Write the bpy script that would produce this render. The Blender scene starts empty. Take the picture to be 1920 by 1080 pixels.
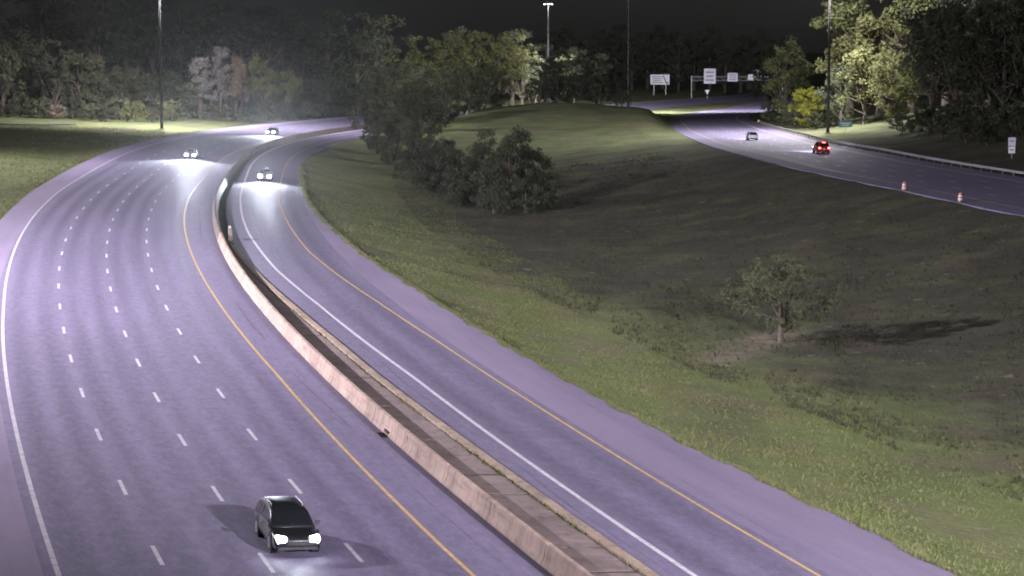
import bpy, bmesh, math, random
import numpy as np
from mathutils import Vector, Matrix

# ------------------------------------------------------------------ camera, world, light, exposure
sc = bpy.context.scene
col = sc.collection
CAM_H = 19.17
cam_d = bpy.data.cameras.new("camera")
cam = bpy.data.objects.new("camera", cam_d)
col.objects.link(cam)
cam.location = (0, 0, CAM_H)
cam.rotation_euler = (math.radians(90) - 0.11047, 0, 0)
cam_d.sensor_width = 36.0
cam_d.lens = 36.0 * 4046.0 / 1920.0
cam_d.clip_start = 0.5
cam_d.clip_end = 9000.0
sc.camera = cam

SUN_EL, SUN_AZ = math.radians(24), math.radians(-104)      # a faint moon, from the same side as the masts
world = bpy.data.worlds.new("World")
sc.world = world
world.use_nodes = True
wn, wl = world.node_tree.nodes, world.node_tree.links
bg = wn["Background"]
sky = wn.new("ShaderNodeTexSky")
sky.sky_type = 'NISHITA'
sky.sun_disc = False
sky.sun_elevation = SUN_EL
sky.sun_rotation = SUN_AZ
hsv = wn.new("ShaderNodeHueSaturation")
hsv.inputs["Saturation"].default_value = 0.22
wl.new(sky.outputs[0], hsv.inputs["Color"])
wl.new(hsv.outputs[0], bg.inputs["Color"])
bg.inputs["Strength"].default_value = 0.0038

sun_d = bpy.data.lights.new("moon", 'SUN')
sun_d.energy = 0.012
sun_d.angle = math.radians(0.5)
sun_d.color = (0.9, 0.95, 1.0)
sun = bpy.data.objects.new("moon", sun_d)
col.objects.link(sun)
sun.rotation_euler = (math.radians(90) - SUN_EL, 0, math.radians(-76))

sc.view_settings.view_transform = 'Standard'
sc.view_settings.look = 'None'
sc.view_settings.gamma = 1.0
sc.view_settings.exposure = 0.0
sc.view_settings.use_curve_mapping = False
sc.render.engine = 'CYCLES'
sc.cycles.use_denoising = True
sc.cycles.sample_clamp_direct = 20.0
sc.cycles.filter_width = 1.9
sc.cycles.use_light_tree = False
sc.cycles.use_adaptive_sampling = False
sc.cycles.max_bounces = 3
sc.cycles.sample_clamp_indirect = 2.0
MAST_POWER = 1.0                                           # scales every mast lamp

rng = np.random.default_rng(7)
random.seed(7)

# ------------------------------------------------------------------ GEO: alignment of the roads
def spline(pts, step):
    """Catmull-Rom through pts, resampled every `step` metres"""
    P = np.array(pts, float)
    P = np.vstack([2*P[0]-P[1], P, 2*P[-1]-P[-2]])
    out = []
    for i in range(1, len(P)-2):
        p0, p1, p2, p3 = P[i-1], P[i], P[i+1], P[i+2]
        n = 24
        for k in range(n):
            t = k/n
            out.append(.5*((2*p1)+(-p0+p2)*t+(2*p0-5*p1+4*p2-p3)*t*t+(-p0+3*p1-3*p2+p3)*t**3))
    out.append(P[-2])
    out = np.array(out)
    s = np.concatenate([[0], np.cumsum(np.linalg.norm(np.diff(out, axis=0), axis=1))])
    q = np.arange(0, s[-1], step)
    return np.stack([np.interp(q, s, out[:, k]) for k in range(out.shape[1])], 1)

def poly(y):
    return 7.40200434e-08*y**3+4.81535493e-04*y**2-3.71834008e-01*y+1.69238865e+01

BANK = 0.0436
mc = [(poly(y), y) for y in range(-60, 300, 30)]
mc += [(-52.0, 330), (-53.6, 364), (-53.4, 397), (-51.0, 432), (-47.6, 460), (-43.4, 490), (-38, 522), (-30.3, 560),
       (2, 660), (31, 740), (62, 830), (93, 915), (150, 1080), (215, 1260)]
MAIN = spline(mc, 2.0)
RIGHT = spline([(120, -60), (97, 40), (80, 120), (68.5, 175), (61, 212), (56, 250), (52, 278), (48.2, 311), (45, 365), (44.8, 410),
                (46, 467), (49.5, 530), (53.5, 587), (64, 660), (85, 760), (122, 915), (180, 1080), (245, 1260)], 2.0)

def frame(C):
    d = np.gradient(C, axis=0)
    d /= np.linalg.norm(d, axis=1)[:, None]
    return d, np.stack([d[:, 1], -d[:, 0]], 1)            # tangent (away from camera), right-hand normal
MAIN_T, MAIN_N = frame(MAIN)
RIGHT_T, RIGHT_N = frame(RIGHT)
MAIN_S = np.arange(len(MAIN))*2.0
RIGHT_S = np.arange(len(RIGHT))*2.0

def zc_main(y, x):
    near = -BANK*x
    far = np.interp(y, [440, 480, 560, 660, 740, 915, 1300], [2.23, 1.95, 1.2, -0.2, -1.3, -1.8, -2.0])
    w = np.clip((y-420)/60, 0, 1)
    return near*(1-w)+far*w
MAIN_Z = zc_main(MAIN[:, 1], MAIN[:, 0])
RIGHT_Z = np.interp(RIGHT[:, 1], [200, 330, 450, 600, 750, 900], [3, 3, 2, 0.2, -1.5, -2])

def ytab(ys, vs):
    return lambda y: np.interp(y, ys, vs)
OFF_PAVE_L = ytab([0, 220, 300, 420, 1300], [-10.9, -10.9, -11.6, -11.4, -11.4])
OFF_WHITE_L = ytab([0, 150, 210, 300, 400], [-7.55, -7.6, -7.95, -8.4, -8.2])
OFF_D1 = ytab([0, 170, 230, 1300], [-3.78, -3.8, -3.68, -3.66])
OFF_D3 = ytab([0, 1300], [3.54, 3.54])
OFF_YEL_L = ytab([0, 80, 120, 165, 230, 1300], [7.1, 7.15, 7.55, 7.45, 7.15, 7.2])
BAR_L = 10.1                                              # road-side face of the left barrier
OFF_BAR_R = ytab([0, 80, 93, 108, 120, 133, 149, 170, 192, 1300], [14.1, 14.0, 13.9, 13.7, 13.5, 13.4, 13.0, 12.3, 11.7, 11.5])   # outer edge of the kerb beside the ramp
OFF_RW = ytab([0, 120, 134, 153, 176, 210, 250, 286, 323, 400, 1300], [15.45, 15.4, 15.1, 14.7, 13.9, 13.4, 13.2, 12.8, 12.3, 12.2, 12.2])
OFF_RY = ytab([0, 110, 135, 156, 173, 192, 230, 280, 333, 1300], [20.3, 20.2, 20.0, 19.4, 18.7, 18.1, 17.9, 17.6, 17.4, 17.4])
OFF_GR = ytab([0, 80, 99, 113, 142, 165, 189, 214, 229, 261, 291, 328, 590, 650, 1300], [26.6, 25.8, 24.9, 24.6, 24.2, 23.9, 23.0, 22.4, 21.9, 21.0, 20.3, 19.8, 19.6, 13.3, 13.3])
R_HALF = 10.7

def main_at(i, off):
    """world point on the main road surface, station index i, lateral offset off (right +)"""
    p = MAIN[i]+MAIN_N[i]*off
    return np.array([p[0], p[1], MAIN_Z[i]-BANK*off])
def right_at(i, off):
    p = RIGHT[i]+RIGHT_N[i]*off
    return np.array([p[0], p[1], RIGHT_Z[i]+0.015*off])

def nearest(C, N, X, Y):
    shp = X.shape
    x, y = X.ravel(), Y.ravel()
    idx = np.empty(len(x), int)
    for a in range(0, len(x), 4000):
        d = (x[a:a+4000, None]-C[None, :, 0])**2+(y[a:a+4000, None]-C[None, :, 1])**2
        idx[a:a+4000] = d.argmin(1)
    l = (x-C[idx, 0])*N[idx, 0]+(y-C[idx, 1])*N[idx, 1]
    e = np.sqrt((x-C[idx, 0])**2+(y-C[idx, 1])**2)
    l = np.sign(l)*e
    return idx.reshape(shp), l.reshape(shp)

def sst(a, b, x):
    t = np.clip((x-a)/(b-a), 0, 1)
    return t*t*(3-2*t)

def wob(x, y):
    return (np.sin(x*.11+y*.043+1.3)*np.sin(y*.071-x*.05)*.5+np.sin(x*.31+y*.17)*np.sin(y*.23-x*.19+2)*.22
            + np.sin(x*.7-y*.43)*np.sin(y*.61+x*.37)*.07)

def ground_h(x, y):
    x = np.atleast_1d(np.asarray(x, float)); y = np.atleast_1d(np.asarray(y, float))
    im, lm = nearest(MAIN, MAIN_N, x, y)
    ir, lr = nearest(RIGHT, RIGHT_N, x, y)
    ym, yr = MAIN[im, 1], RIGHT[ir, 1]
    eL, eR = OFF_PAVE_L(ym), OFF_GR(ym)
    zm = lambda off: MAIN_Z[im]-BANK*off
    zr = lambda off: RIGHT_Z[ir]+0.015*off
    dA, dB = lm-eR, -R_HALF-lr                            # island: beyond the ramp edge, before the other carriageway
    t = np.clip(dA/np.maximum(dA+dB, .5), 0, 1)
    depth = np.interp(y, [0, 90, 160, 280, 380, 470, 540], [2.5, 3.2, 4.2, 4.6, 3.4, 1.2, 0.0])
    za, zb = zm(eR)-.05, zr(-R_HALF)-.015
    fade = sst(0, 6, dA)*sst(0, 6, dB)
    isl = za*(1-t)+zb*t-depth*np.sin(np.pi*np.clip(t, 0, 1)**.8)**1.0
    isl = isl+fade*(wob(x, y)*.55)+fade*4.9*np.exp(-((x-12)/38.)**2-((y-548)/62.)**2)
    dl = eL-lm                                            # left verge
    lv = zm(eL)-.06-.5*sst(0, 5, dl)*(1-sst(7, 16, dl))+sst(8, 60, dl)*1.4+sst(60, 260, dl)*9+sst(2, 12, dl)*wob(x, y)*.4
    dr = lr-R_HALF                                        # bank behind the guardrail
    rv = zr(R_HALF)-.06+sst(4, 40, dr)*5.5+sst(60, 260, dr)*12+sst(3, 12, dr)*wob(x, y)*.5
    inm = (lm >= eL) & (lm <= eR)
    inr = np.abs(lr) <= R_HALF
    zin_m = zm(lm)-.06-.25*sst(1, 4, np.minimum(lm-eL, eR-lm))
    zin_r = zr(lr)-.06-.25*sst(1, 4, R_HALF-np.abs(lr))
    h = np.where(lm < eL, lv, np.where(lr > R_HALF, rv, isl))
    h = np.where(inm, zin_m, h)
    h = np.where(inr & inm, np.minimum(zin_m, zin_r), np.where(inr, zin_r, h))
    return h
def gh(x, y):
    return float(ground_h(x, y)[0])
# ------------------------------------------------------------------ END GEO
# ------------------------------------------------------------------ helpers
class MB:
    def __init__(self): self.v, self.f, self.uv = [], [], None
    def add(self, vs, fs):
        b = len(self.v); self.v += [tuple(map(float, p)) for p in vs]; self.f += [tuple(b+i for i in q) for q in fs]
        return self
    def box(self, c, s, rot=0.0, taper=1.0):
        cx, cy, cz = c; hx, hy, hz = s[0]/2, s[1]/2, s[2]/2
        P = []
        for z, k in ((-hz, 1), (hz, taper)):
            for x, y in ((-hx, -hy), (hx, -hy), (hx, hy), (-hx, hy)):
                x, y = x*k, y*k
                P.append((cx+x*math.cos(rot)-y*math.sin(rot), cy+x*math.sin(rot)+y*math.cos(rot), cz+z))
        return self.add(P, [(3, 2, 1, 0), (4, 5, 6, 7), (0, 1, 5, 4), (1, 2, 6, 5), (2, 3, 7, 6), (3, 0, 4, 7)])
    def tube(self, pts, rad, n=8, cap=True):
        pts = [Vector(p) for p in pts]
        if not hasattr(rad, '__len__'): rad = [rad]*len(pts)
        rings = []
        for i, p in enumerate(pts):
            d = (pts[min(i+1, len(pts)-1)]-pts[max(i-1, 0)]).normalized()
            a = d.cross(Vector((0, 0, 1)) if abs(d.z) < .9 else Vector((1, 0, 0))).normalized()
            b = d.cross(a)
            rings.append([p+(a*math.cos(2*math.pi*k/n)+b*math.sin(2*math.pi*k/n))*rad[i] for k in range(n)])
        vs = [q for r in rings for q in r]
        fs = [(i*n+k, i*n+(k+1) % n, (i+1)*n+(k+1) % n, (i+1)*n+k) for i in range(len(rings)-1) for k in range(n)]
        if cap: fs += [tuple(range(n)), tuple((len(rings)-1)*n+k for k in reversed(range(n)))]
        return self.add(vs, fs)
    def loft(self, rings, cap=True, closed=True):
        n = len(rings[0]); vs = [p for r in rings for p in r]
        m = n if closed else n-1
        fs = [(i*n+k, i*n+(k+1) % n, (i+1)*n+(k+1) % n, (i+1)*n+k) for i in range(len(rings)-1) for k in range(m)]
        if cap: fs += [tuple(reversed(range(n))), tuple((len(rings)-1)*n+k for k in range(n))]
        return self.add(vs, fs)
    def plate(self, poly, t):
        """extrude a planar polygon by thickness t along its normal"""
        P = [Vector(p) for p in poly]
        nrm = (P[1]-P[0]).cross(P[2]-P[0]).normalized()*t
        n = len(P)
        return self.add(P+[p+nrm for p in P], [tuple(reversed(range(n))), tuple(range(n, 2*n))]+[(k, (k+1) % n, n+(k+1) % n, n+k) for k in range(n)])
    def build(self, name, mat, parent=None, smooth=False, bevel=0, loc=None):
        me = bpy.data.meshes.new(name)
        me.from_pydata(self.v, [], self.f); me.update()
        bm = bmesh.new(); bm.from_mesh(me); bmesh.ops.recalc_face_normals(bm, faces=bm.faces)
        if bevel: bmesh.ops.bevel(bm, geom=bm.edges[:], offset=bevel, segments=2, affect='EDGES')
        bm.to_mesh(me); bm.free()
        if smooth: me.shade_smooth()
        o = bpy.data.objects.new(name, me); col.objects.link(o)
        if mat: me.materials.append(mat)
        if parent: o.parent = parent
        if loc is not None: o.location = loc
        return o

def tag(o, label=None, cat=None, group=None, kind=None):
    if label: o["label"] = label
    if cat: o["category"] = cat
    if group: o["group"] = group
    if kind: o["kind"] = kind
    return o
def empty(name, loc=(0, 0, 0), rz=0.0):
    o = bpy.data.objects.new(name, None); col.objects.link(o)
    o.location = loc; o.rotation_euler = (0, 0, rz); o.empty_display_size = .3
    return o
def raw(name, verts, faces, mat, parent=None, uvs=None, smooth=False):
    me = bpy.data.meshes.new(name)
    me.from_pydata([tuple(map(float, p)) for p in verts], [], faces); me.update()
    if uvs is not None:
        ul = me.uv_layers.new(name="UVMap")
        li = np.empty(len(me.loops), int); me.loops.foreach_get("vertex_index", li)
        ul.data.foreach_set("uv", np.asarray(uvs, float)[li].ravel())
    if smooth: me.shade_smooth()
    o = bpy.data.objects.new(name, me); col.objects.link(o)
    me.materials.append(mat)
    if parent: o.parent = parent
    return o

# ------------------------------------------------------------------ materials
class NT:
    def __init__(self, name):
        self.m = bpy.data.materials.new(name); self.m.use_nodes = True
        self.t = self.m.node_tree; self.n = self.t.nodes; self.l = self.t.links
        self.b = self.n["Principled BSDF"]
    def node(self, typ, **kw):
        o = self.n.new(typ)
        for k, v in kw.items():
            if k in ('operation', 'data_type', 'blend_type', 'wave_type', 'bands_direction', 'wave_profile', 'feature', 'noise_dimensions', 'uv_map', 'attribute_name', 'interpolation_type', 'distance', 'clamp'):
                setattr(o, k, v)
            else:
                o.inputs[k.replace('_', ' ')].default_value = v
        return o
    def link(self, a, b): self.l.new(a, b)
    def math(self, op, a, b=None, clamp=False):
        o = self.n.new("ShaderNodeMath"); o.operation = op; o.use_clamp = clamp
        for i, q in enumerate((a, b)):
            if q is None: continue
            if isinstance(q, (int, float)): o.inputs[i].default_value = q
            else: self.link(q, o.inputs[i])
        return o.outputs[0]
    def noise(self, vec, scale, detail=3, rough=.55, lo=.35, hi=.65):
        o = self.n.new("ShaderNodeTexNoise"); o.inputs["Scale"].default_value = scale
        o.inputs["Detail"].default_value = detail; o.inputs["Roughness"].default_value = rough
        if vec is not None: self.link(vec, o.inputs["Vector"])
        r = self.n.new("ShaderNodeMapRange"); r.inputs[1].default_value = lo; r.inputs[2].default_value = hi
        self.link(o.outputs["Fac"], r.inputs[0])
        return r.outputs[0]
    def mapping(self, vec, sx, sy, sz):
        o = self.n.new("ShaderNodeMapping"); o.inputs["Scale"].default_value = (sx, sy, sz)
        self.link(vec, o.inputs["Vector"]); return o.outputs[0]
    def mix(self, fac, a, b, typ='MIX'):
        o = self.n.new("ShaderNodeMix"); o.data_type = 'RGBA'; o.blend_type = typ
        for s, q in ((o.inputs[0], fac), (o.inputs[6], a), (o.inputs[7], b)):
            if isinstance(q, (int, float)): s.default_value = q
            elif isinstance(q, tuple): s.default_value = q+(1,) if len(q) == 3 else q
            else: self.link(q, s)
        return o.outputs[2]
    def bump(self, h, strength, dist):
        o = self.n.new("ShaderNodeBump"); o.inputs["Strength"].default_value = strength; o.inputs["Distance"].default_value = dist
        self.link(h, o.inputs["Height"]); self.link(o.outputs[0], self.b.inputs["Normal"])
    def done(self, colr=None, rough=None, metal=None, spec=None):
        for k, q in (("Base Color", colr), ("Roughness", rough), ("Metallic", metal), ("Specular IOR Level", spec)):
            if q is None: continue
            if isinstance(q, (int, float)): self.b.inputs[k].default_value = q
            elif isinstance(q, tuple): self.b.inputs[k].default_value = q+(1,)
            else: self.link(q, self.b.inputs[k])
        return self.m

def asphalt(name, base, lane0, lane_w, lanes, stain=.35, seams=(), shoulder=None, grime=None):
    """u = lateral metres, v = station metres"""
    m = NT(name)
    uv = m.n.new("ShaderNodeUVMap").outputs[0]
    sep = m.n.new("ShaderNodeSeparateXYZ"); m.link(uv, sep.inputs[0])
    u = sep.outputs[0]
    big = m.noise(m.mapping(uv, .09, .022, 1), 1.0, 4)
    streak = m.noise(m.mapping(uv, 1.1, .012, 1), 1.0, 4, .6, .38, .62)
    fine = m.noise(uv, 4.0, 3, .75, .32, .68)
    grit = m.noise(uv, 22.0, 1, .7, .25, .75)
    # wheel tracks: two darker bands in every lane, limited to the running lanes
    ph = m.math('DIVIDE', m.math('SUBTRACT', u, lane0), lane_w)
    wt = m.math('MULTIPLY', m.math('COSINE', m.math('MULTIPLY', ph, 4*math.pi)), -.5)
    inl = m.math('MULTIPLY', m.math('GREATER_THAN', ph, 0.05), m.math('LESS_THAN', ph, lanes-.05))
    wt = m.math('MULTIPLY', m.math('MULTIPLY', m.math('ADD', wt, .5), inl), m.noise(m.mapping(uv, .3, .02, 1), 1.0, 2, .5, .2, .5))
    dk = tuple(c*.55 for c in base); lt = tuple(c*1.35 for c in base)
    c = m.mix(big, dk, lt)
    c = m.mix(m.math('MULTIPLY', streak, .6), c, tuple(x*1.25 for x in base))
    c = m.mix(m.math('MULTIPLY', wt, stain), c, tuple(x*.42 for x in base))
    patch = m.noise(m.mapping(uv, .27, .06, 1), 1.0, 1, .4, .60, .625)
    c = m.mix(m.math('MULTIPLY', patch, .28), c, tuple(x*.5 for x in base))
    oil = m.noise(m.mapping(uv, .9, .16, 1), 1.0, 3, .6, .62, .74)
    c = m.mix(m.math('MULTIPLY', m.math('MULTIPLY', oil, inl), .5), c, tuple(x*.45 for x in base))
    c = m.mix(m.math('MULTIPLY', fine, .65), c, tuple(x*.72 for x in base))
    c = m.mix(m.math('MULTIPLY', grit, .5), c, (base[0]*1.5, base[1]*1.45, base[2]*1.5))
    mot = m.noise(m.mapping(uv, 1.3, .55, 1), 1.0, 4, .75, .33, .67)
    c = m.mix(m.math('MULTIPLY', mot, .5), c, tuple(x*.55 for x in base))
    mot2 = m.noise(m.mapping(uv, 2.6, 1.0, 1), 1.0, 3, .8, .42, .72)
    c = m.mix(m.math('MULTIPLY', mot2, .5), c, (base[0]*1.5, base[1]*1.48, base[2]*1.5))
    for s_ in seams:                                       # longitudinal joints
        wig = m.math('ADD', m.math('SUBTRACT', u, s_), m.math('MULTIPLY', m.math('SUBTRACT', m.noise(m.mapping(uv, 0, .05, 1), 1.0, 3), .5), .25))
        ln = m.math('MULTIPLY', m.math('LESS_THAN', m.math('ABSOLUTE', wig), .05), m.noise(m.mapping(uv, .4, .06, 1), 1.0, 3, .6, .4, .6))
        c = m.mix(m.math('MULTIPLY', ln, .6), c, tuple(x*.35 for x in base))
    if shoulder is not None:                               # older, paler shoulder surfacing
        sh = m.math('GREATER_THAN', u, shoulder) if shoulder > 0 else m.math('LESS_THAN', u, shoulder)
        pat = m.noise(m.mapping(uv, .35, .035, 1), 1.0, 4, .6)
        c = m.mix(m.math('MULTIPLY', sh, m.math('ADD', .35, m.math('MULTIPLY', pat, .6))), c, (base[0]*1.62, base[1]*1.48, base[2]*1.42))
    if grime is not None:
        gr_ = m.n.new('ShaderNodeMapRange'); gr_.inputs[1].default_value = grime[0]; gr_.inputs[2].default_value = grime[1]
        m.link(u, gr_.inputs[0])
        c = m.mix(m.math('MULTIPLY', gr_.outputs[0], m.math('ADD', .35, m.math('MULTIPLY', streak, .45))), c, tuple(x*.42 for x in base))
    m.bump(grit, .35, .01)
    rough = m.math('ADD', m.math('MULTIPLY', fine, .12), m.math('SUBTRACT', .62, m.math('MULTIPLY', wt, .1)))
    return m.done(c, rough, spec=.45)

def plain(name, c, rough=.6, metal=0.0, var=.25, scale=3.0, bump=0.0, coat=0.0):
    m = NT(name)
    co = m.n.new("ShaderNodeTexCoord").outputs["Object"]
    n = m.noise(co, scale, 4)
    cc = m.mix(n, tuple(x*(1-var) for x in c), tuple(min(1, x*(1+var)) for x in c))
    if bump: m.bump(m.noise(co, scale*6, 3), bump, .02)
    if coat:
        m.b.inputs["Coat Weight"].default_value = coat; m.b.inputs["Coat Roughness"].default_value = .06
    return m.done(cc, rough, metal)

def emit(name, c, strength):
    m = NT(name)
    m.b.inputs["Emission Color"].default_value = c+(1,); m.b.inputs["Emission Strength"].default_value = strength
    m.m.cycles.emission_sampling = 'NONE'
    return m.done(c, .2)

def concrete(name, c, dirt=(.06, .05, .045), streaks=True):
    m = NT(name)
    uv = m.n.new("ShaderNodeUVMap").outputs[0]
    co = m.n.new("ShaderNodeTexCoord").outputs["Object"]
    a = m.noise(co, .35, 4); b = m.noise(co, 3.0, 4); d = m.noise(m.mapping(co, 1.5, 1.5, .25), 1.3, 5, .65, .5, .75)
    cc = m.mix(a, tuple(x*.78 for x in c), tuple(x*1.15 for x in c))
    cc = m.mix(m.math('MULTIPLY', b, .35), cc, tuple(x*.7 for x in c))
    if streaks:
        cc = m.mix(m.math('MULTIPLY', d, .8), cc, dirt)
        cc = m.mix(m.math('MULTIPLY', m.noise(m.mapping(co, .25, .25, 3.0), 1.0, 4, .65, .5, .7), .45), cc, dirt)
    m.bump(m.noise(co, 12.0, 3), .3, .02)
    return m.done(cc, .85)

def line_paint(name, c):
    m = NT(name)
    co = m.n.new("ShaderNodeTexCoord").outputs["Object"]
    w = m.noise(co, 2.6, 5, .7, .40, .66); w2 = m.noise(co, .12, 2)
    cc = m.mix(m.math('MULTIPLY', w, .6), c, tuple(x*.36 for x in c))
    cc = m.mix(m.math('MULTIPLY', w2, .25), cc, tuple(x*.6 for x in c))
    return m.done(cc, .5)

def grass_mat():
    m = NT("grass_soil")
    co = m.n.new("ShaderNodeTexCoord").outputs["Object"]
    c1 = m.noise(co, .045, 5, .6); c2 = m.noise(co, .22, 5, .65, .38, .66); c3 = m.noise(co, 1.3, 4, .7, .3, .7); c4 = m.noise(co, 5.0, 3, .7, .3, .7)
    bare = m.noise(co, .09, 5, .68, .50, .62); straw = m.noise(m.mapping(co, .5, .16, 1), .6, 4, .6, .5, .66)
    mow = m.noise(m.mapping(co, .30, .035, 1), 1.0, 3, .5, .42, .6)
    c = m.mix(c1, (.136, .180, .058), (.185, .236, .074))
    c = m.mix(m.math('MULTIPLY', c2, .7), c, (.205, .252, .090))
    c = m.mix(m.math('MULTIPLY', straw, .55), c, (.240, .200, .125))
    c = m.mix(m.math('MULTIPLY', bare, .8), c, (.200, .150, .115))
    c = m.mix(m.math('MULTIPLY', mow, .25), c, (.092, .126, .042))
    c = m.mix(m.math('MULTIPLY', c3, .5), c, (.085, .098, .045))
    c = m.mix(m.math('MULTIPLY', c4, .35), c, (.200, .222, .100))
    at = m.n.new("ShaderNodeAttribute"); at.attribute_name = "mown"
    rough_c = m.mix(c2, (.060, .062, .044), (.096, .094, .066))
    rough_c = m.mix(m.math('MULTIPLY', bare, .5), rough_c, (.120, .095, .075))
    rough_c = m.mix(m.math('MULTIPLY', c3, .5), rough_c, (.042, .044, .032))
    edge = m.math('ADD', at.outputs["Fac"], m.math('MULTIPLY', m.math('SUBTRACT', m.noise(co, .12, 4, .65, .3, .7), .5), .9), clamp=True)
    c = m.mix(edge, rough_c, c)
    ad = m.n.new("ShaderNodeAttribute"); ad.attribute_name = "dirt"
    dirt = m.math('MULTIPLY', ad.outputs["Fac"], m.noise(co, .8, 4, .65, .3, .6), clamp=True)
    c = m.mix(dirt, c, (.26, .205, .17))
    pale = m.noise(co, .55, 3, .6, .66, .72)
    c = m.mix(m.math('MULTIPLY', pale, .55), c, (.30, .27, .21))
    m.bump(m.math('ADD', m.math('MULTIPLY', c3, .7), m.math('MULTIPLY', c4, .35)), .9, .25)
    return m.done(c, .95, spec=.15)

def leaf_mat(name, c, c2):
    m = NT(name)
    oi = m.n.new("ShaderNodeObjectInfo"); geo = m.n.new("ShaderNodeNewGeometry")
    tc = m.n.new("ShaderNodeTexCoord")
    n = m.noise(tc.outputs["Object"], .55, 3)
    a = m.mix(n, c, c2)
    a = m.mix(m.math('MULTIPLY', geo.outputs["Random Per Island"], .55), a, tuple(x*.6 for x in c))
    h = m.n.new("ShaderNodeHueSaturation"); m.link(a, h.inputs["Color"])
    m.link(m.math('ADD', .485, m.math('MULTIPLY', oi.outputs["Random"], .03)), h.inputs["Hue"])
    m.link(m.math('ADD', .75, m.math('MULTIPLY', oi.outputs["Random"], .5)), h.inputs["Value"])
    df = m.n.new("ShaderNodeBsdfDiffuse"); tr = m.n.new("ShaderNodeBsdfTranslucent"); mx = m.n.new("ShaderNodeMixShader")
    mx.inputs[0].default_value = .3
    m.link(h.outputs[0], df.inputs[0]); m.link(h.outputs[0], tr.inputs[0])
    m.link(df.outputs[0], mx.inputs[1]); m.link(tr.outputs[0], mx.inputs[2])
    m.link(mx.outputs[0], m.n["Material Output"].inputs[0])
    return m.m

M = {}
M['asph'] = asphalt("asphalt_main", (.184, .161, .244), -7.55, 3.72, 4, .95, (-9.2, -10.1, 8.7), -8.1, (9.3, 10.0))
M['asph_ramp'] = asphalt("asphalt_ramp", (.164, .146, .216), 15.3, 4.9, 1, 1.0, (14.6, 21.4, 22.3, 23.3), 20.7)
M['asph_right'] = asphalt("asphalt_opposite", (.160, .142, .214), -7.3, 3.65, 4)
M['conc'] = concrete("barrier_concrete", (.43, .312, .252), (.12, .085, .065))
M['conc_dark'] = concrete('barrier_concrete_dark', (.20, .155, .135), (.05, .04, .035))  # darker concrete for the barrier round the far bend
M['asph_old'] = asphalt('asphalt_service_road', (.075, .066, .088), -2, 2, 2)
M['conc_tan'] = concrete("barrier_concrete_tan", (.37, .28, .21))
M['slab'] = concrete("median_slab_concrete", (.235, .18, .165))
M['bedding'] = plain('joint_soil', (.05, .042, .034), .95)
M['white'] = line_paint("white_road_paint", (.74, .70, .76))
M['yellow'] = line_paint("yellow_road_paint", (.72, .50, .22))
M['grass'] = grass_mat()
M['steel'] = plain("galvanised_steel", (.42, .42, .45), .5, .55, .2, 2.0)
M['steel_dark'] = plain("weathered_steel", (.16, .16, .17), .6, .3)
M['wood_post'] = plain("timber_post", (.13, .10, .075), .9)
M['rubber'] = plain("tyre_rubber", (.02, .02, .021), .85)
M['rim'] = plain("wheel_alloy", (.45, .45, .47), .35, .8)
M['glass'] = plain("car_glass", (.012, .014, .016), .06, 0, .1)
M['trim'] = plain("black_trim", (.018, .018, .02), .55)
M['head'] = emit("headlight_lens", (.86, .90, 1.0), 60.0)
M['head_far'] = emit("headlight_lens_dazzling", (.88, .92, 1.0), 4000.0)
M['tail'] = emit("tail_light_lens", (1.0, .08, .07), 22.0)
M['lens_red'] = plain("red_lens", (.25, .01, .01), .2)
M['bark'] = plain("bark", (.085, .068, .052), .95, 0, .4, 4.0, .6)
M['weed'] = leaf_mat("weed_leaves", (.09, .11, .035), (.14, .13, .05))
# ------------------------------------------------------------------ ground sheet
def axis(lo, hi, step, far, grow=1.22):
    a = list(np.arange(lo, hi+.01, step)); s = step; x = hi; out = []
    while x < far: s *= grow; x += s; out.append(x)
    s = step; x = lo; neg = []
    while x > -far: s *= grow; x -= s; neg.append(x)
    return np.array(neg[::-1]+a+out)
gx = axis(-115, 125, 2.5, 5000)
gy = np.concatenate([axis(-60, 320, 2.5, 10)[-153:] if False else np.arange(-60, 320, 2.5), np.arange(320, 700, 4.0), np.arange(700, 1200, 12.0)])
s, y, ex = 12.0, 1200.0, []
while y < 6000: ex.append(y); s *= 1.25; y += s
gy = np.concatenate([[-4000, -1500, -600, -250, -120], gy, ex])
GX, GY = np.meshgrid(gx, gy)
GZ = ground_h(GX.ravel(), GY.ravel()).reshape(GX.shape)
nx, ny = len(gx), len(gy)
gv = np.stack([GX.ravel(), GY.ravel(), GZ.ravel()], 1)
gf = [(j*nx+i, j*nx+i+1, (j+1)*nx+i+1, (j+1)*nx+i) for j in range(ny-1) for i in range(nx-1)]
ground = raw("ground", gv, gf, M['grass'], smooth=True)
im_, lm_ = nearest(MAIN, MAIN_N, gv[:, 0], gv[:, 1])
d_ = lm_-OFF_GR(MAIN[im_, 1])
w_ = np.interp(MAIN[im_, 1], [60, 140, 260, 420], [34, 24, 16, 22])
mown = np.where(d_ < 0, 1.0, 1-np.clip((d_-w_*.45)/(w_*.75), 0, 1))
mown = np.maximum(mown, sst(300, 430, gv[:, 1])*.55).clip(0, 1)
at_ = ground.data.attributes.new("mown", 'FLOAT', 'POINT'); at_.data.foreach_set("value", mown.astype(np.float32))
pa_, pb_ = np.array([14.6, 152.5]), np.array([20.0, 165.0])
tt_ = np.clip(((gv[:, :2]-pa_)@(pb_-pa_))/((pb_-pa_)@(pb_-pa_)), 0, 1)
dd_ = np.linalg.norm(gv[:, :2]-pa_-tt_[:, None]*(pb_-pa_), axis=1)
at_ = ground.data.attributes.new("dirt", 'FLOAT', 'POINT'); at_.data.foreach_set("value", np.exp(-(dd_/1.7)**2).astype(np.float32))
tag(ground, "rough mown grass with brown patches between and beside the roads", "ground", kind="structure")

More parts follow.
